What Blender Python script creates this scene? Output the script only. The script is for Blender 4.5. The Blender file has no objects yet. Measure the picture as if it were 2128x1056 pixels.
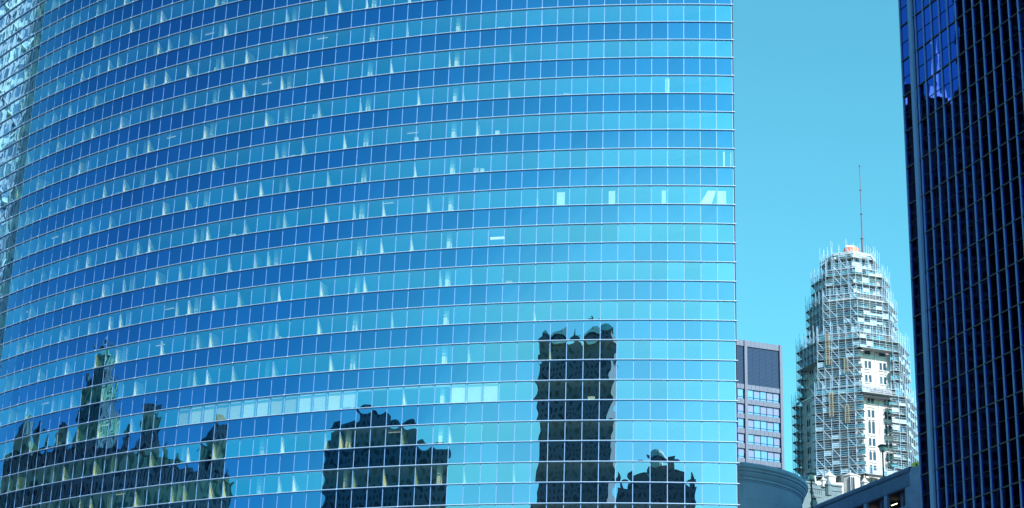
import bpy, math, random
from math import sin, cos, pi, radians, sqrt
from mathutils import Vector, Matrix

# ------------------------------------------------------------------ camera
sc = bpy.context.scene
PITCH, ROLL, FPX = 0.349860066, -0.0303989516, 4006.118
cam_d = bpy.data.cameras.new('camera'); cam = bpy.data.objects.new('camera', cam_d)
sc.collection.objects.link(cam); sc.camera = cam
cam_d.sensor_width = 36.0; cam_d.lens = FPX * 36.0 / 2128.0
cam_d.clip_start = 0.5; cam_d.clip_end = 20000
cam.matrix_world = Matrix.Rotation(pi / 2 + PITCH, 4, 'X') @ Matrix.Rotation(-ROLL, 4, 'Z')

# ------------------------------------------------------------------ sky, sun, exposure
SUN_AZ, SUN_EL = radians(140), radians(38)      # azimuth clockwise from +Y
w = bpy.data.worlds.new("World"); sc.world = w; w.use_nodes = True
nt = w.node_tree; nt.nodes.clear()
sky = nt.nodes.new('ShaderNodeTexSky'); sky.sky_type = 'NISHITA'; sky.sun_disc = False
sky.sun_elevation = SUN_EL; sky.sun_rotation = SUN_AZ
sky.air_density = 1.0; sky.dust_density = 0.9; sky.ozone_density = 3.0
mul = nt.nodes.new('ShaderNodeMix'); mul.data_type = 'RGBA'; mul.blend_type = 'MULTIPLY'
mul.inputs[0].default_value = 1.0
mul.inputs[7].default_value = (0.43, 1.08, 0.90, 1)
bg = nt.nodes.new('ShaderNodeBackground'); bg.inputs[1].default_value = 0.125
wo = nt.nodes.new('ShaderNodeOutputWorld')
nt.links.new(sky.outputs[0], mul.inputs[6]); nt.links.new(mul.outputs[2], bg.inputs[0])
nt.links.new(bg.outputs[0], wo.inputs[0])
sd = bpy.data.lights.new('sun', 'SUN'); sd.energy = 4.0; sd.angle = radians(0.5); sd.color = (1.0, 0.93, 0.86)
sun = bpy.data.objects.new('sun', sd); sc.collection.objects.link(sun)
sdir = Vector((sin(SUN_AZ) * cos(SUN_EL), cos(SUN_AZ) * cos(SUN_EL), sin(SUN_EL)))
sun.rotation_euler = sdir.to_track_quat('Z', 'Y').to_euler(); sun.location = sdir * 500
vs = sc.view_settings
vs.view_transform = 'Standard'; vs.look = 'None'; vs.exposure = 1.1; vs.gamma = 1.0; vs.use_curve_mapping = False
sc.cycles.max_bounces = 8; sc.cycles.transparent_max_bounces = 12; sc.cycles.glossy_bounces = 5
sc.cycles.use_denoising = True

# ------------------------------------------------------------------ materials
def newmat(name):
    m = bpy.data.materials.new(name); m.use_nodes = True
    return m, m.node_tree, m.node_tree.nodes['Principled BSDF']

def mat(name, col, rough=0.7, metal=0.0, var=0.0, scale=1.0, bump=0.0, emit=0.0):
    """painted / stone / metal surface with procedural blotches"""
    m, t, b = newmat(name)
    b.inputs['Base Color'].default_value = (*col, 1)
    b.inputs['Roughness'].default_value = rough; b.inputs['Metallic'].default_value = metal
    if var or bump:
        tc = t.nodes.new('ShaderNodeTexCoord'); n = t.nodes.new('ShaderNodeTexNoise')
        n.inputs['Scale'].default_value = scale; n.inputs['Detail'].default_value = 6
        t.links.new(tc.outputs['Object'], n.inputs['Vector'])
        r = t.nodes.new('ShaderNodeMapRange')
        r.inputs[1].default_value = 0.3; r.inputs[2].default_value = 0.7
        r.inputs[3].default_value = 1 - var; r.inputs[4].default_value = 1 + var
        t.links.new(n.outputs['Fac'], r.inputs[0])
        mx = t.nodes.new('ShaderNodeVectorMath'); mx.operation = 'SCALE'
        mx.inputs[0].default_value = col
        t.links.new(r.outputs[0], mx.inputs['Scale']); t.links.new(mx.outputs[0], b.inputs['Base Color'])
        if bump:
            bp = t.nodes.new('ShaderNodeBump'); bp.inputs['Strength'].default_value = bump
            bp.inputs['Distance'].default_value = 0.05
            t.links.new(n.outputs['Fac'], bp.inputs['Height']); t.links.new(bp.outputs[0], b.inputs['Normal'])
    if emit:
        b.inputs['Emission Color'].default_value = (*col, 1); b.inputs['Emission Strength'].default_value = emit
    return m

def coated(name, stops, see=0.0, seecol=(1, 1, 1), rough=0.0, back=None):
    """mirror-coated glass: reflection brightness by angle is set into the tint, as through a polariser"""
    m = bpy.data.materials.new(name); m.use_nodes = True; t = m.node_tree; t.nodes.clear()
    out = t.nodes.new('ShaderNodeOutputMaterial')
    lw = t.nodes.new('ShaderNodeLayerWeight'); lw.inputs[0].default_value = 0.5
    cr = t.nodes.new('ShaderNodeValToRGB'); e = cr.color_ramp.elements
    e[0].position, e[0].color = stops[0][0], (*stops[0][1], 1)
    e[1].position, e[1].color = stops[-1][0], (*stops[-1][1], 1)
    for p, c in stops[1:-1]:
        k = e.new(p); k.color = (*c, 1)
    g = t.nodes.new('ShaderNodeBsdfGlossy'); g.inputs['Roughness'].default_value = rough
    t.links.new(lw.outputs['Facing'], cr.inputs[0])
    # each pane came from its own batch: a few per cent of difference in coating
    oi = t.nodes.new('ShaderNodeObjectInfo'); ge = t.nodes.new('ShaderNodeNewGeometry')
    ad = t.nodes.new('ShaderNodeMath'); ad.operation = 'ADD'; fr = t.nodes.new('ShaderNodeMath'); fr.operation = 'FRACT'
    t.links.new(oi.outputs['Random'], ad.inputs[0]); t.links.new(ge.outputs['Random Per Island'], ad.inputs[1]); t.links.new(ad.outputs[0], fr.inputs[0])
    mr = t.nodes.new('ShaderNodeMapRange'); mr.inputs[3].default_value = 0.91; mr.inputs[4].default_value = 1.07
    t.links.new(fr.outputs[0], mr.inputs[0])
    vm = t.nodes.new('ShaderNodeVectorMath'); vm.operation = 'SCALE'
    t.links.new(cr.outputs[0], vm.inputs[0]); t.links.new(mr.outputs[0], vm.inputs['Scale']); t.links.new(vm.outputs[0], g.inputs[0])
    if see or back:
        a = t.nodes.new('ShaderNodeAddShader')
        if see:
            o = t.nodes.new('ShaderNodeBsdfTransparent'); o.inputs[0].default_value = (*[see * x for x in seecol], 1)
        else:
            o = t.nodes.new('ShaderNodeBsdfDiffuse'); o.inputs[0].default_value = (*back, 1)
        t.links.new(g.outputs[0], a.inputs[0]); t.links.new(o.outputs[0], a.inputs[1])
        t.links.new(a.outputs[0], out.inputs[0])
    else:
        t.links.new(g.outputs[0], out.inputs[0])
    return m

def wallmat(name, wall, win, bw, bh, mortar, rough=0.7, wrough=0.15, off=0.0):
    """masonry wall with rows of glazed openings (pattern in object space)"""
    m, t, b = newmat(name)
    tc = t.nodes.new('ShaderNodeTexCoord'); sx = t.nodes.new('ShaderNodeSeparateXYZ')
    t.links.new(tc.outputs['Object'], sx.inputs[0])
    ad = t.nodes.new('ShaderNodeMath'); ad.operation = 'ADD'
    t.links.new(sx.outputs[0], ad.inputs[0]); t.links.new(sx.outputs[1], ad.inputs[1])
    cb = t.nodes.new('ShaderNodeCombineXYZ')
    t.links.new(ad.outputs[0], cb.inputs[0]); t.links.new(sx.outputs[2], cb.inputs[1])
    br = t.nodes.new('ShaderNodeTexBrick'); br.offset = off; br.inputs['Scale'].default_value = 1.0
    br.inputs['Brick Width'].default_value = bw; br.inputs['Row Height'].default_value = bh
    br.inputs['Mortar Size'].default_value = mortar; br.inputs['Mortar Smooth'].default_value = 0.0
    br.inputs['Color1'].default_value = (*win, 1); br.inputs['Color2'].default_value = (*[x * 0.6 for x in win], 1)
    br.inputs['Mortar'].default_value = (*wall, 1)
    t.links.new(cb.outputs[0], br.inputs['Vector'])
    t.links.new(br.outputs['Color'], b.inputs['Base Color'])
    mr = t.nodes.new('ShaderNodeMapRange'); mr.inputs[3].default_value = wrough; mr.inputs[4].default_value = rough
    t.links.new(br.outputs['Fac'], mr.inputs[0]); t.links.new(mr.outputs[0], b.inputs['Roughness'])
    return m

# reflection colours against facing, polariser dimming of oblique panes painted in (0 = seen square on, 0.5 = 60 degrees off)
M = {}
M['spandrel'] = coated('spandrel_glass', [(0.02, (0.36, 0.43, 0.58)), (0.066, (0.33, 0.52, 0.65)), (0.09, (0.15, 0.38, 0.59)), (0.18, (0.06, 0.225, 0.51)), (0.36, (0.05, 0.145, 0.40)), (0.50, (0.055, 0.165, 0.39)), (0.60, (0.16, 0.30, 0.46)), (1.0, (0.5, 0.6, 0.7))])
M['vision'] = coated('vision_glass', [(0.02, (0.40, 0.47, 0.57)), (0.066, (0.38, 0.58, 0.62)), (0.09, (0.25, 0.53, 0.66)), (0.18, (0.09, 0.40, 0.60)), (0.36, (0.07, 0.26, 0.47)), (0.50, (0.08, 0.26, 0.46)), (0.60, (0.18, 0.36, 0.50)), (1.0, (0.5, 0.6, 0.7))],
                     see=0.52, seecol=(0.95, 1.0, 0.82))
M['darkglass'] = coated('dark_blue_glass', [(0.02, (0.02, 0.05, 0.2)), (0.5, (0.035, 0.088, 0.42)), (1.0, (0.3, 0.4, 0.6))])
M['rail'] = mat('steel_rail', (0.40, 0.56, 0.84), 0.4, 0.15)
M['mullion'] = mat('satin_mullion', (0.22, 0.37, 0.68), 0.45, 0.2)
M['slab'] = mat('office_ceiling', (0.26, 0.30, 0.30), 0.9)
M['partition'] = mat('partition_paint', (0.90, 0.88, 0.68), 0.9)
M['partition2'] = mat('partition_paint_dull', (0.42, 0.50, 0.36), 0.9)
M['core'] = mat('core_wall', (0.16, 0.2, 0.24), 0.9)
M['blind'] = mat('blind_fabric', (0.78, 0.82, 0.82), 0.8)
_t = M['blind'].node_tree; _oi = _t.nodes.new('ShaderNodeObjectInfo'); _mr = _t.nodes.new('ShaderNodeMapRange')
_mr.inputs[3].default_value = 0.52; _mr.inputs[4].default_value = 0.84
_cb = _t.nodes.new('ShaderNodeCombineColor'); _t.links.new(_oi.outputs['Random'], _mr.inputs[0])
for _k in range(3): _t.links.new(_mr.outputs[0], _cb.inputs[_k])
_t.links.new(_cb.outputs[0], _t.nodes['Principled BSDF'].inputs['Base Color'])
M['lamp'] = mat('light_tube', (0.9, 1.0, 0.95), 0.5, emit=0.22)
M['tubeon'] = mat('lit_tube', (1.0, 0.93, 0.72), 0.5, emit=2.0)
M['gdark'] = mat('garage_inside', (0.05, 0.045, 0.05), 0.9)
M['roof'] = mat('roof_gravel', (0.2, 0.2, 0.21), 0.9, var=0.2)
M['carton'] = mat('carton', (0.5, 0.4, 0.33), 0.8)
M['fin'] = mat('blue_grey_fin', (0.21, 0.32, 0.63), 0.4, 0.1)
M['darkrail'] = mat('bronze_rail', (0.03, 0.022, 0.028), 0.5, 0.2)
M['darkbody'] = mat('dark_interior', (0.012, 0.014, 0.02), 0.8)
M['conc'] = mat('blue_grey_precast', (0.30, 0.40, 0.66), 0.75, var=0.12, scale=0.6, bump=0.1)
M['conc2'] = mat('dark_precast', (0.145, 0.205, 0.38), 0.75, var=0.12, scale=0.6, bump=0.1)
M['drum'] = mat('smooth_stone', (0.36, 0.46, 0.68), 0.7, var=0.10, scale=0.4, bump=0.05)
M['granite'] = mat('mauve_granite', (0.10, 0.13, 0.21), 0.6, var=0.10, scale=1.2)
M['louvre'] = mat('louvre_metal', (0.035, 0.07, 0.14), 0.8, 0.0)
M['louvre'].node_tree.nodes['Principled BSDF'].inputs['Specular IOR Level'].default_value = 0.1
M['offglass'] = coated('office_glass', [(0.0, (0.20, 0.26, 0.44)), (0.6, (0.32, 0.36, 0.56)), (1.0, (0.8, 0.8, 0.9))], back=(0.05, 0.07, 0.12))
M['offblind'] = mat('blind_behind_glass', (0.15, 0.20, 0.38), 0.35)
M['terra'] = mat('cream_terracotta', (0.54, 0.52, 0.53), 0.75, var=0.12, scale=0.8, bump=0.15)
M['tglass'] = mat('old_window_glass', (0.03, 0.05, 0.09), 0.12)
M['tube'] = mat('galvanised_tube', (0.50, 0.67, 0.88), 0.45, 0.1)
M['deck'] = mat('scaffold_deck', (0.34, 0.36, 0.36), 0.8, var=0.15, scale=2)
M['net'] = mat('green_netting', (0.04, 0.22, 0.30), 0.8, var=0.25, scale=1.5)
M['sheet'] = mat('pale_sheeting', (0.42, 0.56, 0.66), 0.8, var=0.25, scale=1.5)
M['ply'] = mat('weathered_plywood', (0.27, 0.25, 0.29), 0.85, var=0.25, scale=2)
M['timber'] = mat('yellow_timber', (0.36, 0.31, 0.22), 0.8, var=0.2, scale=2)
M['orange'] = mat('orange_wrap', (0.85, 0.20, 0.12), 0.6, var=0.2, scale=2)
M['white'] = mat('white_paint', (0.8, 0.8, 0.8), 0.6)
M['mast'] = mat('mast_paint', (0.10, 0.10, 0.16), 0.5)
M['iron'] = mat('black_iron', (0.012, 0.016, 0.02), 0.4)
M['globe'] = mat('lamp_globe', (0.80, 0.95, 0.85), 0.25)
M['yellow'] = mat('yellow_paint', (0.95, 0.80, 0.03), 0.5)
M['stone'] = mat('grey_limestone', (0.12, 0.18, 0.22), 0.8, var=0.15, scale=1.0)
M['ground'] = mat('asphalt', (0.06, 0.06, 0.06), 0.9, var=0.2, scale=0.3)
M['river'] = mat('river_water', (0.01, 0.05, 0.045), 0.08)

# ------------------------------------------------------------------ mesh helpers
class MB:
    def __init__(s): s.v = []; s.f = []
    def add(s, v, f):
        o = len(s.v); s.v += [tuple(x) for x in v]; s.f += [tuple(i + o for i in q) for q in f]; return s
    def hexa(s, P):
        return s.add(P, [(0, 3, 2, 1), (4, 5, 6, 7), (0, 1, 5, 4), (1, 2, 6, 5), (2, 3, 7, 6), (3, 0, 4, 7)])
    def box(s, F, u0, u1, v0, v1, w0, w1):
        """box in frame F=(origin, eu, ev): u along eu, v along ev, w up"""
        O, a, b = F
        g = lambda u, v, w_: (O[0] + a[0] * u + b[0] * v, O[1] + a[1] * u + b[1] * v, O[2] + w_)
        return s.hexa([g(u0, v0, w0), g(u1, v0, w0), g(u1, v1, w0), g(u0, v1, w0), g(u0, v0, w1), g(u1, v0, w1), g(u1, v1, w1), g(u0, v1, w1)])
    def tube(s, p, q, r, n=5, r2=None):
        p, q = Vector(p), Vector(q); d = (q - p).normalized()
        a = d.cross(Vector((0, 0, 1)) if abs(d.z) < .9 else Vector((1, 0, 0))).normalized(); b = d.cross(a)
        r2 = r if r2 is None else r2
        v = [p + (a * cos(2 * pi * i / n) + b * sin(2 * pi * i / n)) * r for i in range(n)] + \
            [q + (a * cos(2 * pi * i / n) + b * sin(2 * pi * i / n)) * r2 for i in range(n)]
        return s.add(v, [(i, (i + 1) % n, n + (i + 1) % n, n + i) for i in range(n)] + [tuple(range(n))[::-1], tuple(range(n, 2 * n))])
    def prism(s, pts, z0, z1, top=None):
        """vertical prism over plan polygon pts; top = other plan for the upper end"""
        n = len(pts); top = top or pts
        return s.add([(x, y, z0) for x, y in pts] + [(x, y, z1) for x, y in top],
                     [(i, (i + 1) % n, n + (i + 1) % n, n + i) for i in range(n)] + [tuple(range(n))[::-1], tuple(range(n, 2 * n))])
    def sweep(s, path, prof, closed=False):
        """path: list of (pos2d, outward normal2d); prof: list of (out, z) closed"""
        n, m = len(path), len(prof); v = []
        for (x, y), (nx, ny) in path:
            for o, z in prof: v.append((x + nx * o, y + ny * o, z))
        f = []
        for i in range(n if closed else n - 1):
            j = (i + 1) % n
            for k in range(m):
                l = (k + 1) % m; f.append((i * m + k, j * m + k, j * m + l, i * m + l))
        if not closed: f += [tuple(range(m))[::-1], tuple((n - 1) * m + k for k in range(m))]
        return s.add(v, f)
    def build(s, name, m, parent=None, smooth=False):
        me = bpy.data.meshes.new(name); me.from_pydata(s.v, [], s.f); me.update()
        if smooth: me.polygons.foreach_set('use_smooth', [True] * len(me.polygons))
        me.materials.append(m)
        o = bpy.data.objects.new(name, me); sc.collection.objects.link(o)
        if parent:
            o.parent = parent
            r = parent
            off = Vector(r['_at']) if '_at' in r else Vector((0, 0, 0))
            o.matrix_parent_inverse = Matrix.Translation(-off)
            o['_at'] = tuple(off)
        return o

def tag(o, label=None, cat=None, group=None, kind=None):
    if label: o['label'] = label
    if cat: o['category'] = cat
    if group: o['group'] = group
    if kind: o['kind'] = kind
    return o
def thing(name, loc, label, cat, group=None):
    o = bpy.data.objects.new(name, None); sc.collection.objects.link(o); o.location = loc; o['_at'] = tuple(loc)
    o.empty_display_size = 0.5
    return tag(o, label, cat, group)

class Many:
    """repeats of one part: the 100 largest in view as parts of their own, the rest as one"""
    def __init__(s, name, m, parent, smooth=False, limit=100):
        s.n, s.m, s.p, s.sm, s.l, s.items = name, m, parent, smooth, limit, []
    def add(s, score, mb): s.items.append((score, len(s.items), mb))
    def emit(s):
        it = sorted(s.items, key=lambda t: (-t[0], t[1])); out = []
        lim = s.l if len(it) > s.l else len(it)
        for _, _, mb in it[:lim]: out.append(mb.build(s.n, s.m, s.p, s.sm))
        if len(it) > lim:
            a = MB()
            for _, _, mb in it[lim:]: a.add(mb.v, mb.f)
            tag(a.build(s.n, s.m, s.p, s.sm), kind='stuff')
        return out

def atz(x, y, Y):
    """the point at depth Y that the photograph shows at pixel (x, y); used to read positions off"""
    X, V = x - 1064, 528 - y
    a = X * cos(ROLL) + V * sin(ROLL); b = -X * sin(ROLL) + V * cos(ROLL)
    d = Vector((a, FPX * cos(PITCH) - b * sin(PITCH), FPX * sin(PITCH) + b * cos(PITCH)))
    return d * (Y / d.y)

GZ = -2.0
# ------------------------------------------------------------------ ground and river
g = MB().add([(-6000, -6000, GZ), (6000, -6000, GZ), (6000, 6000, GZ), (-6000, 6000, GZ)], [(0, 1, 2, 3)]).build('ground', M['ground']); tag(g, kind='structure')
g = MB().add([(-1200, 25, GZ + .004), (1200, 25, GZ + .004), (1200, 95, GZ + .004), (-1200, 95, GZ + .004)], [(0, 1, 2, 3)]).build('river', M['river']); tag(g, kind='structure')

# ------------------------------------------------------------------ curved glass tower
PW, HB, R = 1.7, 2.1001, 118.87979
PHI, X0, Y0, Z0, DH = -0.0199662, 22.7283, 185.0825, 75.7559, -0.0096
CX, CY = X0 - R * sin(PHI), Y0 + R * cos(PHI)
NC, JT, JB = 70, -34, 36
def ang(c): return PHI - c * PW / R
def arc(c, r=0.0): a = ang(c); return (CX + (R + r) * sin(a), CY - (R + r) * cos(a))
def nrm(c): a = ang(c); return (sin(a), -cos(a))
def zj(j):
    n = math.floor(j / 2); r = j - 2 * n
    return Z0 - (n * 2 * HB + r * (HB + DH))
rnd = random.Random(7)
tower = thing('glass_tower', (*arc(30), GZ), 'tall curved office tower of blue mirrored glass with thin steel grid', 'building')

def pane(c, j, n, seed):
    r = random.Random(seed)
    A, B = arc(c, -0.02), arc(c + 1, -0.02); nx, ny = nrm(c + .5)
    z1, z0 = zj(j) - .03, zj(j + 1) + .03
    sp = j % 2
    a = r.gauss(0.0031 if sp else 0.0013, 0.0007)
    tx, ty = r.gauss(0, .0011), r.gauss(0, .0006)
    am = 0.00046 if sp else 0.00034
    fs = [(r.uniform(.5, 1.4) * r.choice((-1, 1)), r.uniform(.5, 1.4), r.uniform(0, 6.28), am * r.uniform(.4, 1)) for _ in range(3)]
    m = MB(); v = []
    for iy in range(n + 1):
        for ix in range(n + 1):
            u, t = ix / n, iy / n
            d = a * 16 * u * (1 - u) * t * (1 - t) + tx * (u - .5) * PW + ty * (t - .5) * HB
            for kx, ky, ph, q in fs: d += q * sin(2 * pi * (kx * u + ky * t) + ph)
            v.append((A[0] + (B[0] - A[0]) * u + nx * d, A[1] + (B[1] - A[1]) * u + ny * d, z0 + (z1 - z0) * t))
    f = [(iy * (n + 1) + ix + 1, iy * (n + 1) + ix, (iy + 1) * (n + 1) + ix, (iy + 1) * (n + 1) + ix + 1) for iy in range(n) for ix in range(n)]
    return m.add(v, f)

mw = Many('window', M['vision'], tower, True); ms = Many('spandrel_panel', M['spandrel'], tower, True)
for j in range(JT, JB):
    for c in range(NC):
        vis = -20 <= j <= 18 and c <= 63
        inframe = -10 <= j <= 15
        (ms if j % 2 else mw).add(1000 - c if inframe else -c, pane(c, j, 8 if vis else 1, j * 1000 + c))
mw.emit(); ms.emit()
for c in range(NC + 1):                                       # vertical mullions
    m = MB(); nx, ny = nrm(c); F = ((*arc(c), 0), (cos(ang(c)), sin(ang(c))), (nx, ny))
    m.box(F, -.034, .034, -.06, -.008, zj(JB), zj(JT)); m.build('mullion', M['mullion'], tower)
for j in range(JT, JB + 1):                                   # steel rails, one ring each
    z = zj(j); prof = [(.02, z - .055), (.12, z - .045), (.15, z - .01), (.14, z + .03), (.09, z + .05), (.02, z + .055)]
    path = [(arc(c), nrm(c)) for c in range(0, NC + 1)]
    e = arc(-0.16); path = [(e, nrm(0))] + path
    m = MB().sweep(path, prof)
    for c in range((4 - 4) , NC + 1, 4):                      # joint sleeves
        F = ((*arc(c), 0), (cos(ang(c)), sin(ang(c))), nrm(c)); m.box(F, -.06, .06, .03, .17, z - .055, z + .065)
    m.build('rail', M['rail'], tower)
AP = [arc(c, -.3) for c in range(NC + 1)]
for j in range(JT - 1, JB, 2):                                # floor slabs behind the spandrels
    if j % 2 == 0: j += 1
    MB().prism(AP, zj(j + 1) + .05, zj(j) - .05).build('floor_slab', M['slab'], tower)
cw = MB()
IN = [arc(c, -7) for c in range(4, NC - 3)]
cw.prism(IN, zj(JB), zj(JT)); cw.build('core_wall', M['core'], tower)
BK = MB()                                                     # rear face on the chord
e0, e1 = Vector(arc(0, -.05)), Vector(arc(NC, -.05)); dd = (e1 - e0).normalized(); nb = Vector((-dd.y, dd.x));
if nb.y < 0: nb = -nb
BK.box(((e0.x, e0.y, 0), dd, nb), 0.0, (e1 - e0).length, .02, .35, GZ, zj(JT)); BK.build('rear_wall', M['darkbody'], tower)
MB().prism([arc(c, -.02) for c in range(NC + 1)], zj(JT) + .02, zj(JT) + 1.2).build('roof', M['roof'], tower)

mp = Many('partition_wall', M['partition'], tower); mq = Many('partition_wall', M['partition2'], tower, limit=90)
ml = Many('ceiling_light', M['lamp'], tower)
for j in range(-20, 20, 2):
    zt, zb = zj(j) - .05, zj(j + 1) + .06
    c = rnd.uniform(0, 3)
    while c < NC - 6:
        ci = int(c); dens = 0.30 if ci < 16 else 1.0
        if rnd.random() < dens:
            nx, ny = nrm(ci); ax = (cos(ang(ci)), sin(ang(ci))); bx, by = arc(ci + .05)
            dtop, dbot = .14, rnd.choice((2.2, 1.9, 1.8, 1.3, .8)); m = MB(); P8 = []
            if rnd.random() < .25: dtop = dbot * .75
            for z_, d_ in ((zb, dbot), (zt - .25, dtop)):
                for e_, g_ in ((-.04, .12), (.04, .12), (.04, .12 + d_), (-.04, .12 + d_)):
                    P8.append((bx + ax[0] * e_ - nx * g_, by + ax[1] * e_ - ny * g_, z_))
            (mp if rnd.random() < .5 else mq).add(-abs(j - 2) - c * .3, m.hexa(P8))
        c += rnd.choice((2, 2, 3, 3, 3, 4, 5, 6, 9)) if ci < 22 else rnd.choice((1, 2, 2, 3, 3, 3, 4, 5))
    for _ in range(1):
        ci = rnd.uniform(4, 55)
        F = ((*arc(ci), 0), (cos(ang(ci)), sin(ang(ci))), nrm(ci))
        d = -rnd.uniform(.8, 2.0)
        ml.add(-ci, MB().box(F, 0, 1.3, d - .12, d, zt - .1, zt - .03))
F = ((*arc(15), 0), (cos(ang(15)), sin(ang(15))), nrm(15))
ml.add(99, MB().box(F, .1, 1.65, -.55, -.4, zj(2) - 1.16, zj(2) - .92))
mp.emit(); mq.emit(); ml.emit()
for c in range(17, NC - 4, 6):
    F = ((*arc(c + .62), 0), (cos(ang(c)), sin(ang(c))), nrm(c))
    MB().box(F, -.22, .22, -1.1, -.6, zj(20), zj(-20)).build('column', M['blind'], tower)
def blind(c0, c1, j, drop=1.0, lo=0.0):
    a0, a1 = Vector(arc(c0, -.16)), Vector(arc(c1, -.16)); d = (a1 - a0); L = d.length; d.normalize(); n = nrm((c0 + c1) / 2)
    zt = zj(j) - .05 - lo * HB; MB().box(((a0.x, a0.y, 0), d, n), 0, L, -.02, .02, max(zt - HB * drop, zj(j + 1) + .06), zt).build('blind_or_light_strip', M['blind'], tower)
for c in list(range(23, 36)) + [14, 15, 16]: blind(c + .05, c + .96, 10, rnd.choice((1.0, 1.0, 1.0, .93, .86)))
for c in range(17, 23): blind(c + .05, c + .96, 10, 0.12)
for c0, c1 in [(10.3, 10.8), (7.2, 7.6), (4.1, 4.36), (.45, .95), (.55, .62)]: blind(c0, c1, 0, .75, .22)  # bright strips taken for office lights, stood in for by pale blind pieces
for c0, c1, j in [(0.1, .16, -2), (4, 4.08, -2), (3, 3.07, -2), (0.5, .6, -2), (3.9, 4.15, -6)]: blind(c0, c1, j, .9, .05)
s0 = Vector(arc(2.03, -.2)); s1 = Vector(arc(1.35, -.2)); n_ = nrm(1.7)
zt, zb = zj(0) - .5, zj(1) + .08
m = MB(); t0 = Vector(arc(1.55, -.2)); t1 = Vector(arc(1.05, -.2))
m.hexa([(s0.x, s0.y, zb), (s1.x, s1.y, zb), (s1.x, s1.y - .05, zb), (s0.x, s0.y - .05, zb), (t0.x, t0.y, zt), (t1.x, t1.y, zt), (t1.x, t1.y - .05, zt), (t0.x, t0.y - .05, zt)])
m.build('blind_or_light_strip', M['blind'], tower)  # slanted bright strip of the same row, pale fabric in place of a light

# things standing on the office sills
for k in range(34):
    j = rnd.choice(range(-10, 12, 2)); c = rnd.uniform(8, 52)
    F = ((*arc(c), 0), (cos(ang(c)), sin(ang(c))), nrm(c)); wd = rnd.uniform(.25, .8); h = rnd.uniform(.25, .8); z = zj(j + 1) + .05
    m = MB().box(F, 0, wd, -.7, -.35, z, z + h * .8); m.box(F, -.02, wd + .02, -.72, -.33, z + h * .8 + .003, z + h * .8 + .06)
    o = m.build('storage_box', M['carton'] if k % 3 == 0 else M['white'])
    tag(o, 'small lidded storage box standing on an office sill behind blue glass', 'box', 'storage boxes on the office sills')

# ------------------------------------------------------------------ dark glass tower at right
K = 1.3
TE = Vector((51.8434, 225.9905, 0)); AZ = 0.33986421; TZ = 107.2655; TW, TU, TH = 1.86717, 3.75361, 5.07
dT = Vector((sin(AZ), -cos(AZ), 0)); eT = Vector((cos(AZ), sin(AZ), 0)); nT = -eT
FT = (TE, dT, nT)        # u towards the viewer along the face, v outward
dark = thing('dark_glass_tower', (TE.x, TE.y, GZ), 'near black glass tower with pale blue vertical fins at the right edge', 'building')
UMAX = 24 * TW
r0, r1 = -10, 21
MB().box(FT, -TU + .15, UMAX, -50, -.35, GZ, TZ - r0 * TH).build('body', M['darkbody'], dark)
mg = Many('window', M['darkglass'], dark, True)
for r in range(r0, r1 + 1):
    for k in range(-1, 24):
        u0, u1 = (-TU + .1, -1.4 * K + .0) if k < 0 else (k * TW, (k + 1) * TW)
        if k < 0: u0, u1 = -TU + .1, -.02
        rr = random.Random(r * 77 + k * 3); a = rr.gauss(.0009, .0005); tx, ty = rr.gauss(0, .0006), rr.gauss(0, .0004)
        fs = [(rr.uniform(.4, 1.2), rr.uniform(.5, 1.8), rr.uniform(0, 6.28), .0004 * rr.uniform(.4, 1)) for _ in range(3)]
        n = 7 if k < 14 else 1; v = []; wu = u1 - u0
        for iy in range(n + 1):
            for ix in range(n + 1):
                s, t = ix / n, iy / n
                d = a * 16 * s * (1 - s) * t * (1 - t) + tx * (s - .5) * wu + ty * (t - .5) * TH
                for kx, ky, ph, q in fs: d += q * sin(2 * pi * (kx * s + ky * t) + ph)
                P = TE + dT * (u0 + wu * s) + nT * (d - .05); v.append((P.x, P.y, TZ - r * TH - TH * t))
        f = [(iy * (n + 1) + ix, iy * (n + 1) + ix + 1, (iy + 1) * (n + 1) + ix + 1, (iy + 1) * (n + 1) + ix) for iy in range(n) for ix in range(n)]
        vis = k <= 12 and -3 <= r <= 11
        mg.add((100 + k + r * .01) if vis else -k - abs(r), MB().add(v, f))
mg.emit()
for k in range(0, 25):
    m = MB().box(FT, k * TW - .05, k * TW + .05, -.04, .13, GZ, TZ - r0 * TH); m.build('fin', M['fin'], dark)
MB().box(FT, -1.30, -.55, -.02, .34, GZ, TZ - r0 * TH).build('wide_fin', M['fin'], dark)
MB().box(FT, -TU - .02, -TU + .12, -.4, .12, GZ, TZ - r0 * TH).build('corner_trim', M['fin'], dark)
for r in range(r0, r1 + 1):
    z = TZ - r * TH; MB().box(FT, -TU + .12, UMAX, -.04, .08, z - .08, z + .08).build('floor_rail', M['darkrail'], dark)
    MB().box(FT, -TU + .12, UMAX, -.04, .03, z - TH * .5 - .02, z - TH * .5 + .02).build('mid_rail', M['darkrail'], dark)

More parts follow.
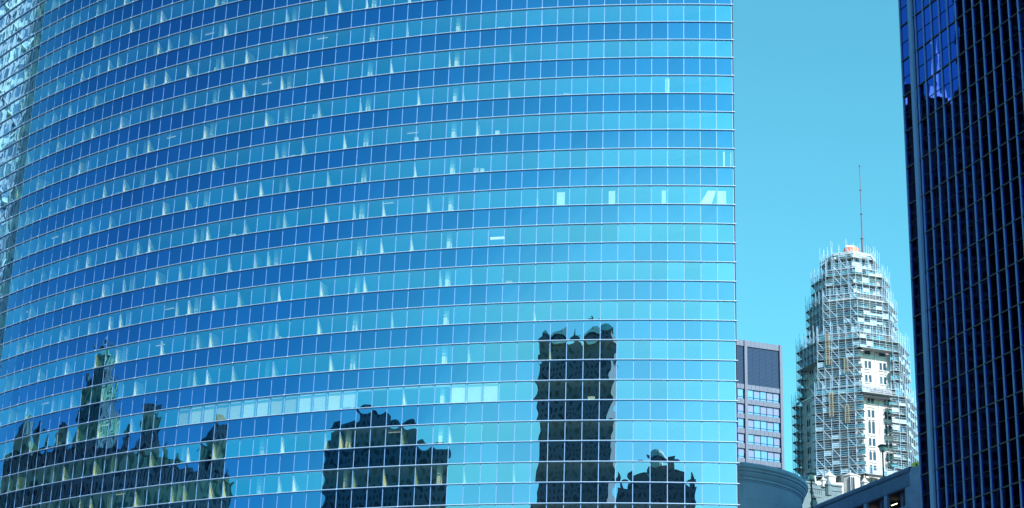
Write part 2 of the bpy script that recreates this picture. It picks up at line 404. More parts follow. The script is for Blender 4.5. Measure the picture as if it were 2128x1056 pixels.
# ------------------------------------------------------------------ mauve office block
eO = eT; nO = dT                                     # front face looks along dT
OC = Vector((56.69, 382.66, 0)); OT = 121.2
FO = (OC, eO, nO)                                    # u=0 right-hand corner, negative to the left
off = thing('office_block', (OC.x, OC.y, GZ), 'mauve stone office block with a big grey louvred panel above rows of windows', 'building')
MB().box(FO, -26, 0, -22, -.45, GZ, OT - .2).build('wall', M['granite'], off)
def panel_band(z0, z1, u0, u1, name='spandrel_band'):
    m = MB(); n = max(1, round((u1 - u0) / .98)); s = (u1 - u0) / n
    for i in range(n): m.box(FO, u0 + i * s + .02, u0 + (i + 1) * s - .02, -.44, -.12, z0, z1)
    m.box(FO, u0, u1, -.44, -.16, z0 + .02, z1 - .02); m.build(name, M['granite'], off)
bays = [(-8.05, -.62), (-16.1, -8.75), (-24.15, -16.8)]
for u0, u1 in [(-.6, 0), (-8.7, -8.1), (-16.75, -16.15), (-24.8, -24.2)]:
    MB().box(FO, u0, u1, -.45, .12, GZ, OT).build('pilaster', M['granite'], off)
mb_ = Many('window', M['offglass'], off); mf = Many('window_frame', M['louvre'], off)
for bi, (u0, u1) in enumerate(bays):
    panel_band(OT - 1.25, OT, u0, u1, 'parapet')
    L = MB().box(FO, u0, u1, -.44, -.32, OT - 9.4, OT - 1.3)
    for i in range(28): L.box(FO, u0 + .02, u1 - .02, -.31, -.27, OT - 9.3 + i * .285, OT - 9.3 + i * .285 + .16)
    for i in range(1, 5): uu = u0 + (u1 - u0) * i / 5; L.box(FO, uu - .04, uu + .04, -.3, -.24, OT - 9.4, OT - 1.3)
    L.build('louvre_panel', M['louvre'], off)
    panel_band(OT - 10.45, OT - 9.43, u0, u1)
    for r in range(12):
        zt = OT - 10.48 - 3.13 * r; zb = zt - 2.05
        panel_band(zb - 1.05, zb - .03, u0, u1)
        fr = MB().box(FO, u0, u1, -.42, -.30, zb - .02, zb + .05).box(FO, u0, u1, -.42, -.30, zb + .42, zb + .49)
        for i in range(6):
            uu = u0 + (u1 - u0) * i / 5; fr.box(FO, max(u0, uu - .05), min(u1, uu + .05), -.42, -.29, zb + .06, zt)
        mf.add(-r - bi * 20, fr)
        for i in range(5):
            a, b = u0 + (u1 - u0) * i / 5 + .06, u0 + (u1 - u0) * (i + 1) / 5 - .06
            o = MB().box(FO, a, b, -.44, -.40, zb + .08, zt - .02)
            if random.Random(r * 9 + i + bi).random() < .5 and r < 6:
                h = random.Random(r + i * 5).choice((.0, .0, .5))
                MB().box(FO, a, b, -.399, -.39, zb + .5 + h, zt - .03).build('blind_or_light_strip', M['offblind'], off)
            mb_.add(-r - bi * 20, o)
mb_.emit(); mf.emit()

# ------------------------------------------------------------------ round corner building
RC, RR = Vector((28.74, 285.9)), 16.93
drum = thing('round_corner_building', (RC.x, RC.y, GZ), 'low blue grey stone building with a rounded corner and heavy cornice, in shade', 'building')
a0 = math.atan2(269.9 - RC.y, 34.2 - RC.x); a1 = a0 + radians(150)
P = [((RC.x + RR * cos(a0 + (a1 - a0) * i / 60), RC.y + RR * sin(a0 + (a1 - a0) * i / 60)), (cos(a0 + (a1 - a0) * i / 60), sin(a0 + (a1 - a0) * i / 60))) for i in range(61)]
left = ((P[0][0][0] - 9, P[0][0][1] + 3.0)); ln = Vector((-.32, -.95)).normalized()
mit = (Vector(P[0][1]) + ln).normalized()
path = [(left, tuple(ln)), (P[0][0], (mit.x * 1.02, mit.y * 1.02))] + P[1:]
DT = 67.8
prof = [(-.6, DT - 2.6), (-.15, DT - 2.6), (-.12, DT - 2.35), (.0, DT - 2.3), (.02, DT - 2.0), (.16, DT - 1.8), (.3, DT - 1.45), (.34, DT - 1.2), (.5, DT - 1.1), (.56, DT - .8), (.72, DT - .62), (.74, DT - .25), (.6, DT - .2), (.6, DT), (-.6, DT)]
off_in = lambda d: [((x - nx * d, y - ny * d), (nx, ny)) for (x, y), (nx, ny) in path]
MB().sweep(off_in(.7), prof).build('cornice', M['drum'], drum)
W = MB(); wp = [(-.5, GZ), (-.2, GZ)]
for i in range(9):
    zz = DT - 2.6 - 2.6 * (8 - i); wp += [(-.2, zz - .02), (-.23, zz - .015), (-.23, zz + .015), (-.2, zz + .02)]
wp = [q for q in wp if q[1] < DT - 2.55] + [(-.2, DT - 2.5), (-.5, DT - 2.5)]
W.sweep(off_in(.7), wp); W.build('wall', M['drum'], drum)
pl = [(x - nx * 1.1, y - ny * 1.1) for (x, y), (nx, ny) in path]
MB().prism(pl[::-1] if False else pl, GZ, DT - .4).build('roof', M['drum'], drum)

# ------------------------------------------------------------------ car park with slanting parapet line
GC = Vector((58.12, 270.57, 0)); GT = 68.0
FG = (GC, dT, nT)                                     # u>0 towards viewer, u<0 receding, v outward (left)
gar = thing('parking_garage', (GC.x, GC.y, GZ), 'concrete parking garage with rounded parapet cap and open bays, in shade', 'building')
U0, U1 = -70, -.3
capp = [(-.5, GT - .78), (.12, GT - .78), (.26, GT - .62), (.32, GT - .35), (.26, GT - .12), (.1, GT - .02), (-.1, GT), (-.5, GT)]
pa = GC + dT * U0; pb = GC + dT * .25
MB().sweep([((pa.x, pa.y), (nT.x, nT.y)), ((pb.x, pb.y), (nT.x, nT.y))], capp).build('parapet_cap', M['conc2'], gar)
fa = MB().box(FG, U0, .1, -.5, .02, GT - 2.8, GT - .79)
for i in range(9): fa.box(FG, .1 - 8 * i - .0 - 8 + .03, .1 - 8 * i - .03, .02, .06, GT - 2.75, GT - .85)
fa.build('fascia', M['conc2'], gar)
MB().box(FG, .12, 9, -12, .1, GZ, GT - .35).build('end_pier', M['conc'], gar)
for r in range(5):
    zt = GT - 2.8 - 4.6 * r; zb = zt - 2.6
    MB().box(FG, U0, .1, -.5, .05, zb - 2.0, zb).build('spandrel_wall', M['conc'], gar)
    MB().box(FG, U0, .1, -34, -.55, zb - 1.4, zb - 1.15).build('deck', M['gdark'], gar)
    for i in range(12):
        u = -1.1 - 5.9 * i
        MB().box(FG, u - .45, u + .45 if i else u + 1.15, -.48, -.02, zb + .003, zt).build('pier', M['conc'], gar)
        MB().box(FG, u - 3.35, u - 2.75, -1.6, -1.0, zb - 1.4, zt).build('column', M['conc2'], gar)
        if r < 2:
            MB().box(FG, u - 2.6, u - 1.0, -2.6, -2.5, zt - .75, zt - .66).build('light_tube', M['tubeon'], gar)
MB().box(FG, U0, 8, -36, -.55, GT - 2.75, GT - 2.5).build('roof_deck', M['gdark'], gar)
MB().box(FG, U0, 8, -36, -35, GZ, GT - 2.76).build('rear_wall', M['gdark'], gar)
pb2 = atz(1903, 967, 270.0)
m = MB().box((pb2, eT, dT), -.36, .36, -.3, .3, -.38, .38)
s = m.build('sign_box', M['yellow']); tag(s, 'small yellow box with a round dark hole on the garage parapet corner', 'sign box')
k_ = MB().tube(pb2 + dT * .29, pb2 + dT * .33, .15, 12).build('round_face', M['iron']); k_.parent = s
k_ = MB().box((pb2, eT, dT), -.1, .1, -.1, .1, -1.2, -.385).build('bracket', M['iron']); k_.parent = s

def street_lamp(head, foot_z, label, arm):
    o = thing('street_lamp', (head.x, head.y, foot_z), label, 'street lamp', 'lamps on the garage roof')
    h = head
    MB().tube((h.x, h.y, foot_z), (h.x, h.y, h.z - .35), .14, 10, .12).tube((h.x, h.y, foot_z), (h.x, h.y, foot_z + .4), .24, 10, .2).build('pole', M['iron'], o)
    n = 14; g = MB(); pr = [(.26, -.42), (.44, -.24), (.55, .05), (.57, .32), (.52, .42)]
    v = [(h.x + r * cos(2 * pi * i / n), h.y + r * sin(2 * pi * i / n), h.z + z) for r, z in pr for i in range(n)]
    g.add(v, [(k * n + i, k * n + (i + 1) % n, (k + 1) * n + (i + 1) % n, (k + 1) * n + i) for k in range(len(pr) - 1) for i in range(n)] + [tuple(range(n))[::-1], tuple((len(pr) - 1) * n + i for i in range(n))])
    g.build('globe', M['globe'], o, True)
    MB().tube((h.x, h.y, h.z + .40), (h.x, h.y, h.z + .60), .82, 14, .66).tube((h.x, h.y, h.z + .60), (h.x, h.y, h.z + .8), .66, 14, .15).build('hood', M['iron'], o)
    c = MB().tube((h.x, h.y, h.z - .45), (h.x, h.y, h.z - .3), .2, 12, .34)
    for a in range(4): c.tube((h.x + .3 * cos(a * pi / 2 + .6), h.y + .3 * sin(a * pi / 2 + .6), h.z - .35), (h.x + .68 * cos(a * pi / 2 + .6), h.y + .68 * sin(a * pi / 2 + .6), h.z + .45), .035)
    c.build('cage', M['iron'], o)
    if arm: MB().tube((h.x, h.y, h.z - 3.4), (h.x + .7, h.y, h.z - 3.4), .09, 6).tube((h.x + .5, h.y, h.z - 3.6), (h.x + .5, h.y, h.z - 3.3), .2, 8).build('bracket', M['iron'], o)
street_lamp(atz(1834, 934, 283), GT - 2.49, 'black lamp with pale green globe in front of the cream wall', False)
street_lamp(atz(1686, 992, 296), GT - 2.49, 'black lamp with whitish globe and low bracket, beside the rounded building', True)

# ------------------------------------------------------------------ cream terracotta tower in scaffolding
TC = Vector((80.6, 432.0, 0))
FA = [AZ + radians(0) + radians(45) * k for k in range(8)]   # face normals: azimuth 180-19.5 = 160.5 plus k*45
def facen(k): a = pi - AZ + k * pi / 4; return Vector((sin(a), cos(a), 0))
def octa(ap, c=TC):
    out = []
    for k in range(8):
        a = pi - AZ + (k + .5) * pi / 4; rr = ap / cos(pi / 8); out.append((c.x + rr * sin(a), c.y + rr * cos(a)))
    return out[::-1]
cream = thing('terracotta_tower', (TC.x, TC.y, GZ), 'ornate cream terracotta tower stepping inward towards its top, wrapped in scaffolding', 'building')
ZP = lambda y: atz(1765, y, 430).z
z_base = GZ
tiers = [(10.9, GZ, ZP(832), 3.3), (9.9, ZP(832), ZP(730), 3.3), (8.3, ZP(730), ZP(640), 3.3), (7.2, ZP(640), ZP(590), 3.3), (5.2, ZP(590), ZP(536), 3.0)]
tw = Many('window', M['tglass'], cream); tf = Many('window_surround', M['terra'], cream)
for ti, (ap, z0, z1, sh) in enumerate(tiers):
    MB().prism(octa(ap), z0, z1).build('wall', M['terra'], cream)
    m = MB().prism(octa(ap + .25), z1 - .7, z1 - .35); m.prism(octa(ap + .5), z1 - .34, z1 + .12)
    m.build('cornice', M['terra'], cream)
    side = 2 * ap * math.tan(pi / 8)
    for k in range(8):
        n = facen(k); t = Vector((n.y, -n.x, 0)); t = t if t.x > 0 or True else -t
        F = (TC + n * ap, t, n)
        vis = 50 if k in (0, 1) else (30 if k == 2 else 0)
        for e in (-side / 2, side / 2):
            MB().box(F, e - .35, e + .35, -.3, .28, max(z0, 80), z1 - .7).build('buttress', M['terra'], cream) if k < 3 or k == 7 else None
        nb = 2 if ti < 4 else 2
        zz = z1 - 2.3; row = 0
        while zz > max(z0, 88) + 1:
            for b in range(nb):
                cc = side * (b - (nb - 1) / 2) * .47
                tall = (row % 3 == 2 and ti == 0)
                h = 2.6 if tall else 1.75
                if ti == 1 and row == 0: ws = [(-.75, .75)]
                else: ws = [(-.8, -.15), (.15, .8)]
                for a, bb in ws:
                    wm = MB().box(F, cc + a, cc + bb, .0, .04, zz - h / 2, zz + h / 2)
                    if ti == 0 and row % 2 == 0:   # pointed head
                        O = F[0]; mid = (a + bb) / 2
                        g3 = lambda u, v, w_: (O.x + t.x * (cc + u) + n.x * v, O.y + t.y * (cc + u) + n.y * v, w_)
                        wm.add([g3(a, .04, zz + h / 2), g3(bb, .04, zz + h / 2), g3(mid, .04, zz + h / 2 + .5)], [(0, 1, 2)])
                    tw.add(vis - row * .1 - ti, wm)
                sf = MB().box(F, cc - 1.0, cc + 1.0, .0, .16, zz + h / 2 + .55, zz + h / 2 + .75)
                sf.box(F, cc - .95, cc + .95, .0, .2, zz - h / 2 - .28, zz - h / 2 - .05); sf.box(F, cc - .06, cc + .06, .0, .1, zz - h / 2 - .9, zz - h / 2 - .29)
                sf.box(F, cc - .98, cc - .84, .0, .1, zz - h / 2, zz + h / 2 + .5); sf.box(F, cc + .84, cc + .98, .0, .1, zz - h / 2, zz + h / 2 + .5)
                tf.add(vis - row * .1 - ti, sf)
            MB().box(F, -.08, .08, .0, .14, zz - 1.65, zz + 1.6).build('rib', M['terra'], cream) if k in (0, 1) and row < 9 else None
            zz -= sh; row += 1
tw.emit(); tf.emit()
MB().prism(octa(3.0), ZP(536), ZP(527)).build('lantern', M['terra'], cream)
dc = TC + Vector((0, -1, 0))
dcx = atz(1769, 524, 430); 
m = MB(); dcz = 0; cyl = lambda r, n=20: [(dcx.x + r * cos(2 * pi * i / n), dcx.y + r * sin(2 * pi * i / n)) for i in range(n)]
m.prism(cyl(1.9), dcx.z - 1.2, dcx.z + .75, cyl(1.75)); m.build('wrapped_drum', M['orange'], cream)
m = MB().prism(cyl(1.4), dcx.z + .76, dcx.z + 1.1, cyl(1.2)).box(((dcx.x, dcx.y, dcx.z), (1, 0, 0), (0, 1, 0)), -1.3, .7, -.5, .5, 1.11, 1.5); m.build('white_cap', M['white'], cream)
mast = thing('antenna_mast', (atz(1793, 528, 431)), 'thin dark antenna mast rising from the top of the scaffolded tower', 'antenna')
pts = [(1793.0, 530), (1791.7, 496), (1789.7, 445), (1787.6, 395), (1785.4, 345)]; rs = [.26, .15, .11, .08]
PP = [atz(x, y, 431) for x, y in pts]
bx_ = PP[0]
m = MB()
for i in range(4):
    a, b = Vector((bx_.x, bx_.y, PP[i].z)), Vector((bx_.x, bx_.y, PP[i + 1].z))
    m = MB().tube(a, b, rs[i], 8); m.build('mast_section', M['mast'], mast)
    MB().tube(b - Vector((0, 0, .12)), b + Vector((0, 0, .12)), rs[i] + .14, 8).build('collar', M['mast'], mast)

# scaffolding
scaf = thing('scaffolding', (TC.x, TC.y - 12, ZP(990)), 'dense pale steel scaffolding with decks and green netting around the cream tower', 'scaffolding')
LIFT = 2.08
zbot = ZP(1010)
sp_, sl_, sb_, sn_, dk_, sw_ = Many('standard', M['tube'], scaf), Many('ledger', M['tube'], scaf), Many('brace', M['tube'], scaf), Many('netting', M['net'], scaf), Many('deck', M['deck'], scaf), Many('sheeting', M['sheet'], scaf)
stiers = [(13.4, zbot, ZP(826)), (12.2, ZP(826), ZP(712)), (9.9, ZP(712), ZP(628)), (8.6, ZP(628), ZP(570)), (6.5, ZP(570), ZP(528))]
rs_ = random.Random(3)
def opening(k, u, z, ap):
    """bare strip left open on the sunlit face"""
    side = ap * math.tan(pi / 8)
    if k == 2: return ZP(985) < z + 1 < ZP(778) and abs(u - .4) < side * .62
    if k != 0: return False
    if ZP(985) < z + 1 < ZP(852): return u < 2.6
    if ZP(826) < z + 1 < ZP(748): return u < 2.6
    return False
for ti, (ap, z0, z1) in enumerate(stiers):
    nl = max(1, round((z1 - z0) / LIFT)); lf = (z1 - z0) / nl
    for k in range(8):
        n = facen(k); t = Vector((-n.y, n.x, 0))
        if k == 0 and t.x < 0: t = -t
        elif k != 0: t = Vector((-n.y, n.x, 0)); t = t if (k == 0) else t
        side = ap * math.tan(pi / 8); nb = max(3, round(2 * side / 1.75)); bw = 2 * side / nb
        O = TC + n * ap
        vis = {0: 40, 1: 50, 2: 45, 7: 30}.get(k, 0)
        for b in range(nb):
            u = -side + b * bw
            segs = []; zc = z0; cur = None
            for l in range(nl):
                za = z0 + l * lf
                if opening(k, u, za, ap):
                    if cur is not None: segs.append((cur, za)); cur = None
                elif cur is None: cur = za
            if cur is not None: segs.append((cur, z1 + rs_.choice((1.0, 1.1, 1.3, 2.2))))
            for za, zb_ in segs:
                for dpt, rr in ((0, .052), (-1.15, .045)):
                    p = O + t * u + n * dpt
                    sp_.add(vis + (zb_ - za) * .1 - (20 if dpt else 0), MB().tube((p.x, p.y, za), (p.x, p.y, zb_), rr, 4))
        for l in range(nl):
            za = z0 + l * lf
            # runs of bays outside the opening
            runs = []; cur = None
            for b in range(nb):
                u = -side + b * bw
                if opening(k, u + bw * .5, za, ap):
                    if cur is not None: runs.append((cur, u)); cur = None
                elif cur is None: cur = u
            if cur is not None: runs.append((cur, side))
            for ua, ub in runs:
                F = (O, t, n)
                dk_.add(vis - l * .1, MB().box(F, ua, ub, -2.1, .05, za - .05, za + .03))
                led = MB()
                for hz in (.0, .45, .9, 1.4): 
                    p, q = O + t * ua, O + t * ub; led.tube((p.x, p.y, za + hz), (q.x, q.y, za + hz), .036 if hz else .06, 4)
                p, q = O + t * ua + n * -1.15, O + t * ub + n * -1.15; led.tube((p.x, p.y, za + 1.9), (q.x, q.y, za + 1.9), .05, 4)
                sl_.add(vis - l * .1, led)
            for b in range(nb):
                u = -side + b * bw
                if opening(k, u + bw * .5, za, ap): continue
                if rs_.random() < {0: .34, 7: .38, 1: .16}.get(k, .1):
                    h0 = rs_.choice((.1, .5, .1)); F = (O, t, n)
                    sw_.add(vis - l * .1, MB().box(F, u + .05, u + bw - .05, -.1, -.07, za + h0, za + h0 + rs_.choice((.5, .8, 1.1))))
                if (b + ti) % 2 == 0 or k in (1, 2):
                    if rs_.random() < .42:
                        p, q = O + t * u, O + t * (u + bw)
                        if k in (1, 2, 3): p, q = (p, q)
                        up, dn = (p, q) if (t.x < 0) == False else (q, p)
                        sb_.add(vis - l * .05, MB().tube((up.x, up.y, za + lf), (dn.x, dn.y, za), .04, 4))
                pr = {1: .88, 2: .6, 0: .5, 7: .5}.get(k, .3)
                if rs_.random() < pr:
                    h0 = rs_.choice((.05, .05, .5)); F = (O, t, n)
                    sn_.add(vis - l * .1, MB().box(F, u + .08, u + bw - .08, -1.22, -1.19, za + h0, za + h0 + rs_.choice((.75, 1.0, 1.3))))
for M_ in (sp_, sl_, sb_, sn_, dk_, sw_): M_.emit()
# timber ladders / hoist strip and plywood fan
n1 = facen(1); t1 = Vector((-n1.y, n1.x, 0))
if t1.x < 0: t1 = -t1
for (ap, ya, yb, u) in [(13.5, 890, 838, -2.2), (12.3, 780, 716, -3.0), (12.3, 800, 770, 1.2), (13.5, 905, 870, 1.4)]:
    F = (TC + n1 * ap, t1, n1); m = MB(); za, zb_ = ZP(ya), ZP(yb)
    m.box(F, u, u + .16, .05, .2, za, zb_); m.box(F, u + .8, u + .96, .05, .2, za, zb_)
    z = za
    while z < zb_: m.box(F, u + .16, u + .8, .08, .17, z, z + .14); z += .5
    m.build('timber_ladder', M['timber'], scaf)
n0 = facen(0); t0_ = Vector((-n0.y, n0.x, 0))
if t0_.x < 0: t0_ = -t0_
F = (TC + n0 * 12.6, t0_, n0)
m = MB().box(F, -5.4, 2.0, -1.6, .1, ZP(850), ZP(850) + .2)
for i in range(4): m.box(F, -5.4, 2.0, .11, .18, ZP(849) + .25 + i * .46, ZP(849) + .66 + i * .46)
m.build('plywood_platform', M['ply'], scaf)

# gothic wing below the scaffolding
wg = atz(1722, 1030, 405)
wing = thing('gothic_wing', (wg.x, wg.y, GZ), 'low gothic stone wing with small turrets at the foot of the scaffolding', 'building')
def Pz(x, y, Y=405): return atz(x, y, Y)
pa, pb = Pz(1684, 1004), Pz(1756, 1012)
F = ((pa.x, pa.y, 0), (eT.x, eT.y), (dT.x, dT.y))
Wd = 7.6; zt = pa.z
m = MB().box(F, -6, Wd, -12, 0, GZ, zt); m.build('wall', M['stone'], wing)
m = MB().box(F, -6.1, Wd + .1, -.2, .22, zt - .02, zt + .3).box(F, -6.1, Wd + .1, .003, .14, zt - 1.15, zt - .95); m.build('parapet', M['stone'], wing)
for i in range(5): MB().box(F, .6 + i * .5, .72 + i * .5, .0, .1, zt - 2.2, zt - 1.25).build('rib', M['stone'], wing)
MB().box(F, .7, 2.6, .0, .1, zt - 2.9, zt - 2.6).build('sill', M['stone'], wing)
def turret(x, y0, y1, r, m_, hroof, Y=405, win=False, nm='turret'):
    a = atz(x, y1, Y); b = atz(x, y0, Y); n = 8
    pl_ = lambda r: [(a.x + r * cos(2 * pi * (i + .5) / n + .2), a.y + r * sin(2 * pi * (i + .5) / n + .2)) for i in range(n)]
    zt_ = b.z - hroof
    o = MB().prism(pl_(r), a.z, zt_).prism(pl_(r + .16), zt_ + .003, zt_ + .25).build(nm, m_, wing)
    c = MB().prism(pl_(r * 1.0), zt_ + .253, b.z, pl_(.12)).tube((a.x, a.y, b.z), (a.x, a.y, b.z + .6), .1, 5).build('roof', m_); c.parent = o
    if win:
        for i in range(3):
            q = MB().box(((a.x, a.y, 0), (1, 0), (0, -1)), -.75 + i * .45, -.42 + i * .45, r * .93, r * .93 + .08, a.z + .8, zt_ - .4).build('window', M['tglass']); q.parent = o
turret(1724, 981, 1014, 1.35, M['terra'], 1.3, 410)
turret(1769, 983, 1034, 2.0, M['terra'], 1.0, 410, True)
turret(1711, 992, 1012, .55, M['terra'], .8, 406)
turret(1722, 994, 1030, .7, M['stone'], 1.6, 402)
turret(1797, 993, 1020, .8, M['terra'], 1.2, 406)
q = atz(1745, 1003, 409); MB().prism([(q.x - 2.4, q.y), (q.x + 2.6, q.y), (q.x + 2.6, q.y + 4), (q.x - 2.4, q.y + 4)], q.z - 8, q.z).build('gable', M['terra'], wing)
q = atz(1702, 1004, 403.5)
dish = thing('satellite_dish', (q.x, q.y, q.z - .6), 'small round white dish on the roof of the gothic wing', 'satellite dish')
n = 12; v = [(q.x, q.y, q.z)] + [(q.x + .5 * cos(2 * pi * i / n), q.y - .16, q.z + .5 * sin(2 * pi * i / n)) for i in range(n)] + [(q.x, q.y + .08, q.z)] + [(q.x + .5 * cos(2 * pi * i / n), q.y - .08, q.z + .5 * sin(2 * pi * i / n)) for i in range(n)]
MB().add(v, [(0, 1 + i, 1 + (i + 1) % n) for i in range(n)] + [(n + 1, n + 2 + (i + 1) % n, n + 2 + i) for i in range(n)] + [(1 + i, n + 2 + i, n + 2 + (i + 1) % n, 1 + (i + 1) % n) for i in range(n)]).build('bowl', M['white'], dish)
MB().tube((q.x, q.y + .1, q.z - .75), (q.x, q.y + .1, q.z), .06, 6).build('stand', M['iron'], dish)
q = atz(1696, 1003, 404)
fl = MB().tube(q - Vector((0, 0, .5)), q + Vector((-.3, 0, 1.7)), .16, 6).tube(q - Vector((0, 0, .6)), q - Vector((0, 0, .3)), .3, 8).build('vent_pipe', M['white']); tag(fl, 'short white leaning pipe on the roof left of the small dish', 'vent pipe')

# ------------------------------------------------------------------ city behind the viewer, seen mirrored in the glass
M['r_dark'] = wallmat('dark_masonry_windows', (0.15, 0.165, 0.20), (0.035, 0.045, 0.06), 2.8, 3.6, 0.8)
M['r_mid'] = wallmat('brown_masonry_windows', (0.10, 0.105, 0.08), (0.03, 0.035, 0.03), 2.6, 9, 0.8)
M['r_stone'] = wallmat('buff_masonry_windows', (0.44, 0.44, 0.28), (0.12, 0.13, 0.10), 2.4, 15, 0.75)
M['r_white'] = wallmat('white_frame_windows', (0.72, 0.78, 0.80), (0.22, 0.38, 0.55), 4.2, 3.8, 0.55)
M['r_black'] = wallmat('black_wall_windows', (0.022, 0.020, 0.018), (0.004, 0.004, 0.005), 2.6, 3.4, 0.5, 0.95, 0.9)
M['r_black'].node_tree.nodes['Principled BSDF'].inputs['Specular IOR Level'].default_value = 0.0
M['r_teal'] = wallmat('teal_masonry_windows', (0.10, 0.18, 0.19), (0.04, 0.08, 0.10), 2.4, 5, 0.8)
M['r_green'] = mat('verdigris_roof', (0.34, 0.58, 0.52), 0.6, var=0.2, scale=.3)
def local(name, F_, pts_or_fn, m, parent): pass
def block(parent, name, m, cx, cy, rot, w_, d_, z0, z1, taper=1.0):
    mb = MB(); a, b = w_ / 2, d_ / 2
    mb.prism([(-a, -b), (a, -b), (a, b), (-a, b)], z0, z1, [(-a * taper, -b * taper), (a * taper, -b * taper), (a * taper, b * taper), (-a * taper, b * taper)])
    me = bpy.data.meshes.new(name); me.from_pydata(mb.v, [], mb.f); me.update(); me.materials.append(m)
    o = bpy.data.objects.new(name, me); sc.collection.objects.link(o); o.parent = parent
    c, s = cos(rot), sin(rot); o.location = (c * cx - s * cy, s * cx + c * cy, 0); o.rotation_euler = (0, 0, rot)
    return o
def bldg(pt, azd, D, label, name, cat='building'):
    a = radians(azd); loc = (pt[0] + sin(a) * D, pt[1] + cos(a) * D, 0)
    o = bpy.data.objects.new(name, None); sc.collection.objects.link(o); o.location = loc; tag(o, label, cat)
    return o
def crown(o, m, rot, w_, d_, z, n, h):
    for i in range(n):
        for s in (-1, 1): block(o, 'pinnacle', m, -w_ / 2 + w_ * i / (n - 1), s * d_ / 2, rot, 1.6, 1.6, z, z + h, .3)
PL = (-48.0, 211.0); RG = radians(40)          # grid turned so that one face takes the sun
# A: stepped spire tower
o = bldg((-47, 210), 265.0, 300, 'tall stepped stone tower with green top mirrored at the lower left of the curved glass', 'stepped_tower')
for w_, z0, z1 in [(50, 0, 122), (42, 122, 134), (32, 134, 142), (20, 142, 149)]:
    block(o, 'wall', M['r_stone'], 0, 0, RG, w_ * .8, w_ * .8, z0, z1); crown(o, M['r_stone'], RG, w_ * .78, w_ * .78, z1, 4 if w_ > 12 else 2, 4)
block(o, 'roof', M['r_green'], 0, 0, RG, 9, 9, 149, 155, .15)
# B: long block with turrets
o = bldg((-42, 207), 268, 240, 'long dark masonry block with roof turrets mirrored along the lower left edge', 'long_block')
block(o, 'wall', M['r_mid'], 0, -25, radians(5), 24, 200, 0, 106)
for yy, w_, h in [(-112, 13, 14), (-101, 7, 7), (-54, 15, 12), (-36, 6, 6), (-6, 5, 5), (20, 7, 5), (44, 6, 6), (60, 14, 4)]:
    block(o, 'roof_turret', M['r_mid'], 4, yy, radians(5), min(w_, 12), w_, 106, 106 + h)
    block(o, 'roof_turret', M['r_mid'], 4, yy, radians(5), 5, w_ * .5, 106 + h, 108 + h)
for i in range(22): block(o, 'pinnacle', M['r_mid'], 11.5, -122 + i * 8.7, radians(5), 1.6, 2.4, 106, 109.5, .4)
# B2 slender tower far left
o = bldg((-56, 216), 279.8, 240, 'slender buff tower mirrored at the far lower left edge', 'slender_tower')
block(o, 'wall', M['r_stone'], 0, 0, RG, 15, 15, 0, 112); block(o, 'wall', M['r_stone'], 0, 0, RG, 11, 11, 112, 117)
# C: broad dark block with stepped top
o = bldg((-12, 191), 220.0, 250, 'broad dark office block with stepped top mirrored at bottom centre left', 'broad_block')
RB = radians(-40)
block(o, 'wall', M['r_dark'], 0, 0, RB, 80, 40, 0, 108); block(o, 'wall', M['r_dark'], -10, 4, RB, 56, 30, 108, 112)
block(o, 'penthouse', M['r_dark'], -10, 0, RB, 19, 20, 112, 118); block(o, 'penthouse', M['r_dark'], 33, -4, RB, 11, 12, 108, 112)
for i in range(3): block(o, 'chimney', M['r_dark'], -17 + i * 6, -3, RB, 2, 3, 118, 121)
# D: tall tower with corner spires
o = bldg((6, 187), 195.0, 300, 'tall dark tower with pointed corner turrets mirrored right of centre', 'turreted_tower')
RD = radians(-4)
block(o, 'wall', M['r_dark'], 0, 0, RD, 54, 34, 0, 146); block(o, 'wall', M['r_dark'], 0, 0, RD, 46, 28, 146, 149)
for sx in (-1, 1):
    for sy in (-1, 1): block(o, 'turret', M['r_dark'], sx * 23, sy * 13, RD, 7, 7, 146, 151); block(o, 'spire', M['r_green'], sx * 23, sy * 13, RD, 8, 8, 151, 155, .1)
    block(o, 'gable', M['r_green'], sx * 12, 8, RD, 17, 16, 149, 155, .2)
crown(o, M['r_dark'], RD, 46, 24, 149, 5, 6)
# E: domed block
o = bldg((15, 185.5), 185.2, 260, 'dark domed block mirrored at bottom right of the curved glass', 'domed_block')
EW = 48
block(o, 'wall', M['r_dark'], 0, 0, RD, EW, 30, 0, 102); block(o, 'wall', M['r_dark'], 0, 0, RD, 38, 22, 102, 106); block(o, 'wall', M['r_dark'], 2, 0, RD, 20, 12, 106, 110)
n = 12; v = []; mb = MB()
for i in range(5):
    r_ = 5 * cos(i * pi / 9); z = 110 + 5 * sin(i * pi / 9); v += [(r_ * cos(2 * pi * k / n), r_ * sin(2 * pi * k / n), z) for k in range(n)]
mb.add(v, [(i * n + k, i * n + (k + 1) % n, (i + 1) * n + (k + 1) % n, (i + 1) * n + k) for i in range(4) for k in range(n)] + [tuple(4 * n + k for k in range(n))])
d = mb.build('dome', M['r_green']); d.parent = o; d.location = (0, 0, 0)
crown(o, M['r_dark'], RD, 45, 28, 102, 6, 3)
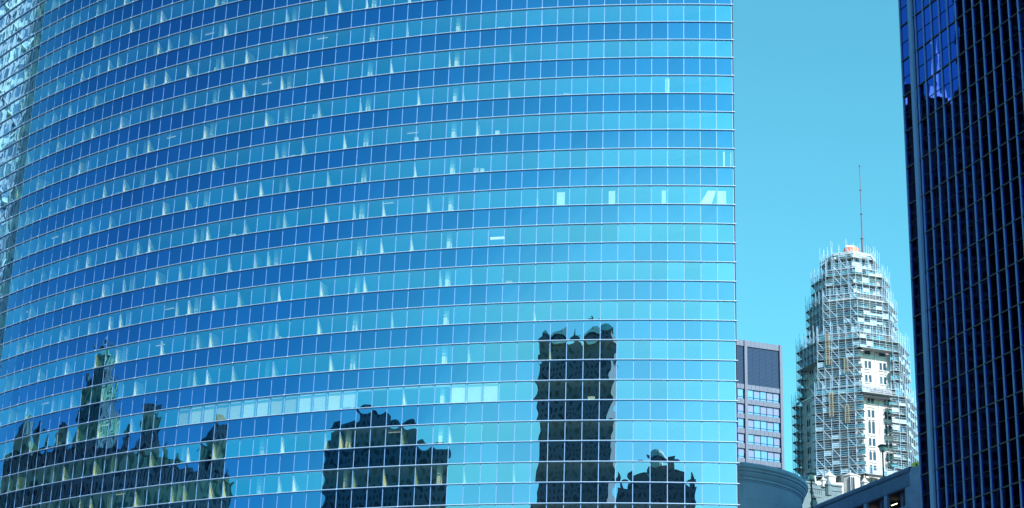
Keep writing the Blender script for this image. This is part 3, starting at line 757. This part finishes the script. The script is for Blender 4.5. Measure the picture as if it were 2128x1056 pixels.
# F: white framed tower close by at far left
o = bldg((-61, 222), 297.5, 110, 'pale braced tower mirrored in the far upper left of the curved glass', 'braced_tower')
RF = radians(-12)
block(o, 'wall', M['r_white'], 0, 0, RF, 24, 24, 0, 220)
mbx = MB()
for i in range(14):
    z = i * 15
    for s, t_ in ((-12.2, 12.2), (12.2, -12.2)):
        mbx.tube((12.3, s, z), (12.3, t_, z + 15), .35, 5); mbx.tube((s, -12.3, z), (t_, -12.3, z + 15), .35, 5)
for i in range(9): mbx.tube((12.3, -12 + 3 * i, 0), (12.3, -12 + 3 * i, 220), .3, 5)
b_ = mbx.build('bracing', M['white']); b_.parent = o; b_.rotation_euler = (0, 0, RF)
o = bldg((-61, 222), 290.0, 118, 'greenish stone tower mirrored beside the pale braced tower', 'greenish_tower')
block(o, 'wall', M['r_teal'], 0, 0, radians(10), 7, 7, 0, 190)
# G, H: seen in the dark tower
o = bldg((56, 214), 302.6, 260, 'huge dark slab mirrored over the right part of the dark glass', 'dark_slab')
block(o, 'wall', M['r_black'], 0, 0, radians(-55), 46, 30, 0, 330).location
o = bldg((53, 222), 307.6, 265, 'dark tower with white stone crown mirrored in the upper left of the dark glass', 'crowned_tower')
block(o, 'wall', M['r_black'], 0, 0, radians(-37), 22, 22, 0, 218)
RK = radians(-37)
for x_, y_, a_, z_ in [(7, 6, 7, 224), (-8, -7, 5, 222), (9, -6, 4, 221), (3, 2, 9, 221)]: block(o, 'penthouse', M['r_black'], x_, y_, RK, a_, a_, 218, z_)
block(o, 'crown', M['white'], -4, 0, RK, 9, 9, 218, 224); block(o, 'crown', M['white'], -4, 0, RK, 5, 5, 224, 229, .6)
for x_, y_ in [(-9, -4), (-9, 4), (1, -5), (1, 5), (6, 9), (10, 9)]: block(o, 'pinnacle', M['white'], x_, y_, RK, 1.3, 1.3, 218, 225, .3)
block(o, 'spire', M['white'], -4, 0, RK, 1.3, 1.3, 229, 245, .1)

for o_ in bpy.data.objects:
    if '_at' in o_: del o_['_at']
